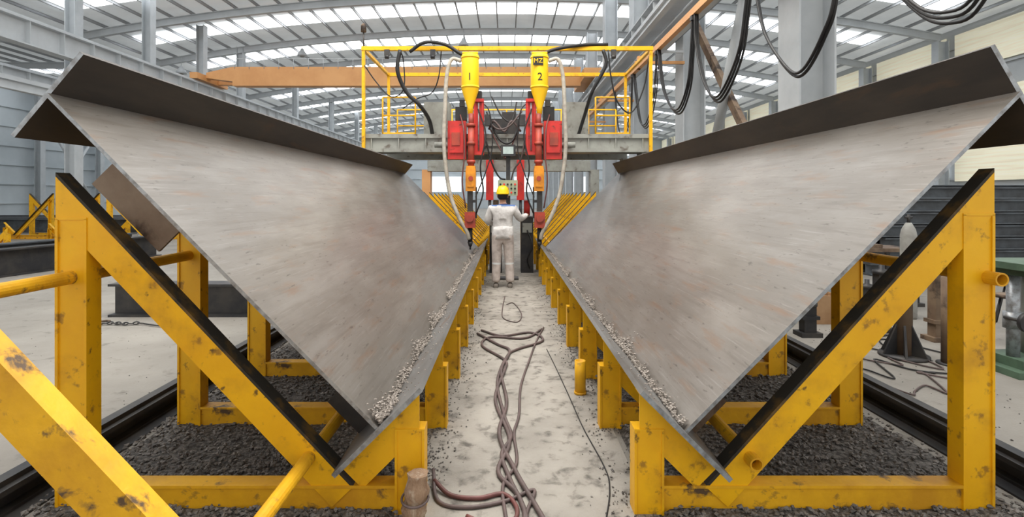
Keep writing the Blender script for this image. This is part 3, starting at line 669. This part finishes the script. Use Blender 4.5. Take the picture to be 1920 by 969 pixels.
# ------------------------------------------------------------ left yard items
def lying_beam(p0,p1,h,w,m,label,group=None,up=(0,0,1)):
    p0=Vector(p0);p1=Vector(p1);c=(p0+p1)/2
    mb=MB(); mb.ibeam(p0-c,p1-c,up,h,w,.03,.025)
    return mk('steel_beam',mb,M[m],loc=(c.x,c.y,c.z),label=label,cat='steel beam',group=group)
lying_beam((-5.35,7.3,.22),(-3.4,7.3,.22),.44,.3,'darksteel','short black steel beam lying on the concrete floor')
lying_beam((-10.4,9.5,.28),(-9.6,14.6,.28),.56,.35,'darksteel','long dark steel beam lying on the floor')
lying_beam((-11.6,9.8,.28),(-10.9,15.5,.28),.56,.35,'stock','long grey steel beam lying on the floor')
lying_beam((-9.4,16.2,.35),(-8.6,18.0,.35),.7,.5,'darksteel','dark heavy steel beam near yellow trestles')
for i in range(6):
    y_=24+1.0*i
    lying_beam((-28+.1*i,y_,.3),(-15.3,y_+.1,.3),.6,.4,'darksteel' if i%2 else 'stock','dark steel beam stored on the floor','stored beams')
for i,(x,y,r) in enumerate([(-16.6,16.8,0),(-13.4,17.0,0),(-18.1,20.2,math.pi),(-15.9,19.6,math.pi),(-12.6,20.2,0),(-13.0,18.6,0),(-18.2,21.4,0),(-12.4,22,0),(-17.2,23,0)]):
    copy_thing(src,(x,y,0),r,'stored yellow trestles','yellow V-shaped trestle stored on the shop floor')
# chain with rod
e=thing('lifting_chain',(-4.7,6.7,0),'rusty lifting chain and hook lying on the floor','chain')
for i in range(9):
    mb=MB(); pts=[(.035*math.cos(t),.02*math.sin(t),0) for t in [2*math.pi*k/10 for k in range(11)]]
    mb.tube(pts,.008,n=6,seg=2); o=mk('chain_link',mb,M['darksteel'],e,loc=(-.35+.055*i,.02*math.sin(i),.022+.004*(i%2))); o.rotation_euler=(.6 if i%2 else -.3,0,.2*math.sin(i*2))
mb=MB(); mb.tube([(.15,0,.02),(.4,-.1,.02),(.7,-.15,.02),(1.0,-.25,.02)],.01); mk('wire_sling',mb,M['darksteel'],e)
mb=MB(); mb.tube([(-.38,0,.02),(-.46,.03,.02),(-.5,.1,.02),(-.45,.16,.02),(-.38,.13,.02)],.014); mk('hook',mb,M['rustplate'],e)

# ------------------------------------------------------------ right yard items
for i in range(7):
    lying_beam((7.4+.15*(i%3),11,.13+.26*i),(14,11.2,.13+.26*i),.24,.3,'stock','stacked grey-blue steel section','steel stock stack')
    lying_beam((7.5+.1*(i%2),11.5,.13+.26*i),(14,11.7,.13+.26*i),.24,.3,'darksteel','stacked dark steel section','steel stock stack')
for i in range(5):
    lying_beam((6.6+.1*i,13.5,.2+.36*i),(12,13.7,.2+.36*i),.34,.35,'darksteel','stacked dark steel section','dark steel stack')
for i in range(4):
    lying_beam((9.5+.2*i,17.5,.25+.5*i),(18,17.9,.25+.5*i),.48,.4,'stock','stacked dark steel section','dark steel stack')
e=thing('gas_cylinder',(5.35,7.1,0),'tall off-white gas cylinder with valve','gas cylinder')
mb=MB(); mb.lathe([(.02,0),(.09,0),(.095,.03),(.095,1.10),(.08,1.18),(.045,1.25),(.03,1.27)],n=20); mk('bottle',mb,M['white'],e)
mb=MB(); mb.cyl((0,0,1.26),(0,0,1.38),.02,n=10); mb.cyl((-.05,0,1.34),(.05,0,1.34),.015,n=8); mk('valve',mb,M['darksteel'],e)
e=thing('machine_pedestal',(4.02,5.4,0),'dark tapered steel pedestal carrying a rusty round post','stand')
mb=MB()
for a in range(6):
    t=a*math.pi/3; c,s_=math.cos(t),math.sin(t)
    mb.add([(c*.05-s_*.01,s_*.05+c*.01,.38),(c*.21-s_*.01,s_*.21+c*.01,.02),(c*.05-s_*.01,s_*.05+c*.01,.02),(c*.05+s_*.01,s_*.05-c*.01,.38),(c*.21+s_*.01,s_*.21-c*.01,.02),(c*.05+s_*.01,s_*.05-c*.01,.02)],[(0,1,2),(3,5,4),(0,3,4,1),(1,4,5,2),(2,5,3,0)])
mb.lathe([(.02,0),(.22,0),(.22,.025),(.02,.025)],n=24); mk('ribbed_base',mb,M['darksteel'],e)
mb=MB(); mb.lathe([(.02,.02),(.075,.025),(.075,.95),(.1,.96),(.1,1.0),(.02,1.0)],n=20); mk('round_post',mb,M['rustplate'],e)
e=thing('rusty_pipe',(4.28,5.15,0),'upright rust-red steel pipe standing on the floor','pipe')
mb=MB(); mb.lathe([(.05,0),(.07,0),(.07,.84),(.055,.84),(.053,.6),(.01,.6)],n=20); mk('pipe_body',mb,M['rustplate'],e)
mb=MB(); mb.lathe([(.02,0),(.11,0),(.11,.015),(.02,.015)],n=20); mk('pipe_foot',mb,M['darksteel'],e)
e=thing('machine_table',(4.82,4.95,0),'green machine base with screw column and heavy work table','machine')
mb=MB(); mb.box(-.3,.35,-.25,.3,0,.06); mb.box(-.2,.3,-.18,.22,.06,.14); mk('machine_base',mb,M['green'],e)
mb=MB(); mb.box(-.27,.4,-.28,.28,.96,1.02); mb.box(-.2,.3,-.2,.2,.90,.96); mk('work_table',mb,M['green'],e)
mb=MB(); mb.cyl((-.12,.0,.14),(-.12,0,.9),.05,n=16); mb.cyl((-.12,0,.4),(-.12,0,.55),.075,n=16); mk('lead_screw',mb,M['edge'],e)
mb=MB(); mb.cyl((.15,.1,.14),(.15,.1,.9),.08,n=20); mk('machine_column',mb,M['greypaint'],e)
mb=MB(); mb.cyl((-.2,-.25,.5),(-.2,-.21,.5),.09,n=20); mb.cyl((-.2,-.23,.5),(-.2,0,.5),.015,n=8); mk('hand_wheel',mb,M['darksteel'],e)
e=thing('work_bench',(5.9,8.9,0),'low steel bench with brown plates','bench')
mb=MB(); mb.box(-.7,.7,-.3,.3,.72,.78); mb.box(-.6,.2,-.25,.2,.78,.84); mk('bench_top',mb,M['rustplate'],e)
for x in (-.62,.62):
    for y in (-.24,.24):
        mb=MB(); mb.box(x-.03,x+.03,y-.03,y+.03,0,.72); mk('leg',mb,M['darksteel'],e)
e=thing('cardboard_box',(4.05,6.9,0),'open brown cardboard carton standing on the floor','box')
mb=MB(); mb.box(-.2,.2,-.15,.15,0,.02); mb.box(-.2,-.19,-.15,.15,.02,.36); mb.box(.19,.2,-.15,.15,.02,.36); mb.box(-.19,.19,-.15,-.14,.02,.36); mb.box(-.19,.19,.14,.15,.02,.36); mk('carton',mb,M['card'],e)
mb=MB(); mb.obox((-.25,0,.38),((1,0,.5),(0,1,0),(-.5,0,1)),(.07,.15,.004)); mk('flap',mb,M['card'],e)
PX=(3.5,3.75,4.5,4.85,5.0,5.5,6.0,6.5,5.6,3.7); PY=(6.2,7.6,6.4,6.0,7.4,6.6,7.9,7.4,7.6,8.9)
for i in range(10):
    x=PX[i]; y=PY[i]
    e=thing('steel_block_stand',(x,y,0),'dark small machined part standing on the floor','machine part','floor parts')
    hh=.35+.17*(i%4)
    mb=MB(); mb.box(-.12,.12,-.1,.1,0,.05); mb.box(-.07,.07,-.06,.06,.05,hh); mb.box(-.1,.1,-.08,.08,.2,.24); mk('block_body',mb,M['rustplate'] if i%2 else M['darksteel'],e)
    mb=MB(); mb.lathe([(.02,0),(.1,0),(.1,.04),(.03,.06),(.03,.12),(.01,.12)],n=14); mk('block_cap',mb,M['darksteel'],e,loc=(0,0,hh))
for (x,y) in ((5.6,5.9),(6.4,6.7)):
    e=thing('work_stool',(x,y,0),'dark round steel work stool with four legs','stool','work stools')
    mb=MB(); mb.lathe([(.01,.5),(.17,.5),(.17,.53),(.01,.53)],n=24); mk('seat',mb,M['rustplate'],e)
    for a in range(4):
        t=a*math.pi/2+.6; mb=MB(); mb.cyl((.1*math.cos(t),.1*math.sin(t),.5),(.19*math.cos(t),.19*math.sin(t),0),.012,n=8); mk('leg',mb,M['darksteel'],e)
for i in range(6):
    pts=[]; x=3.15+.15*i; y=4.6+.35*i
    for k in range(8): pts.append((x+.28*k*.4+random.uniform(-.1,.1),y+random.uniform(-.35,.35)))
    mb=MB(); mb.tube([(a,b,.012) for a,b in pts],.008,n=6); mk('floor_cable',mb,M['black'] if i%2 else M['hose'],label='tangled cable lying on the concrete floor',cat='cable',group='floor cables')

# ------------------------------------------------------------ light
w=bpy.data.worlds.new('world'); S.world=w; w.use_nodes=True
bg=w.node_tree.nodes['Background']; bg.inputs[0].default_value=(1.0,0.965,0.92,1); bg.inputs[1].default_value=1.3
def area(loc,rot,sx,sy,p,col=(1,1,1)):
    l=bpy.data.lights.new('bay_light','AREA'); l.shape='RECTANGLE'; l.size=sx; l.size_y=sy; l.energy=p; l.color=col
    o=bpy.data.objects.new('bay_light',l); COL.objects.link(o); o.location=loc; o.rotation_euler=rot
area((0,6,9.8),(0,0,0),8,6,1350,(1,.94,.86))
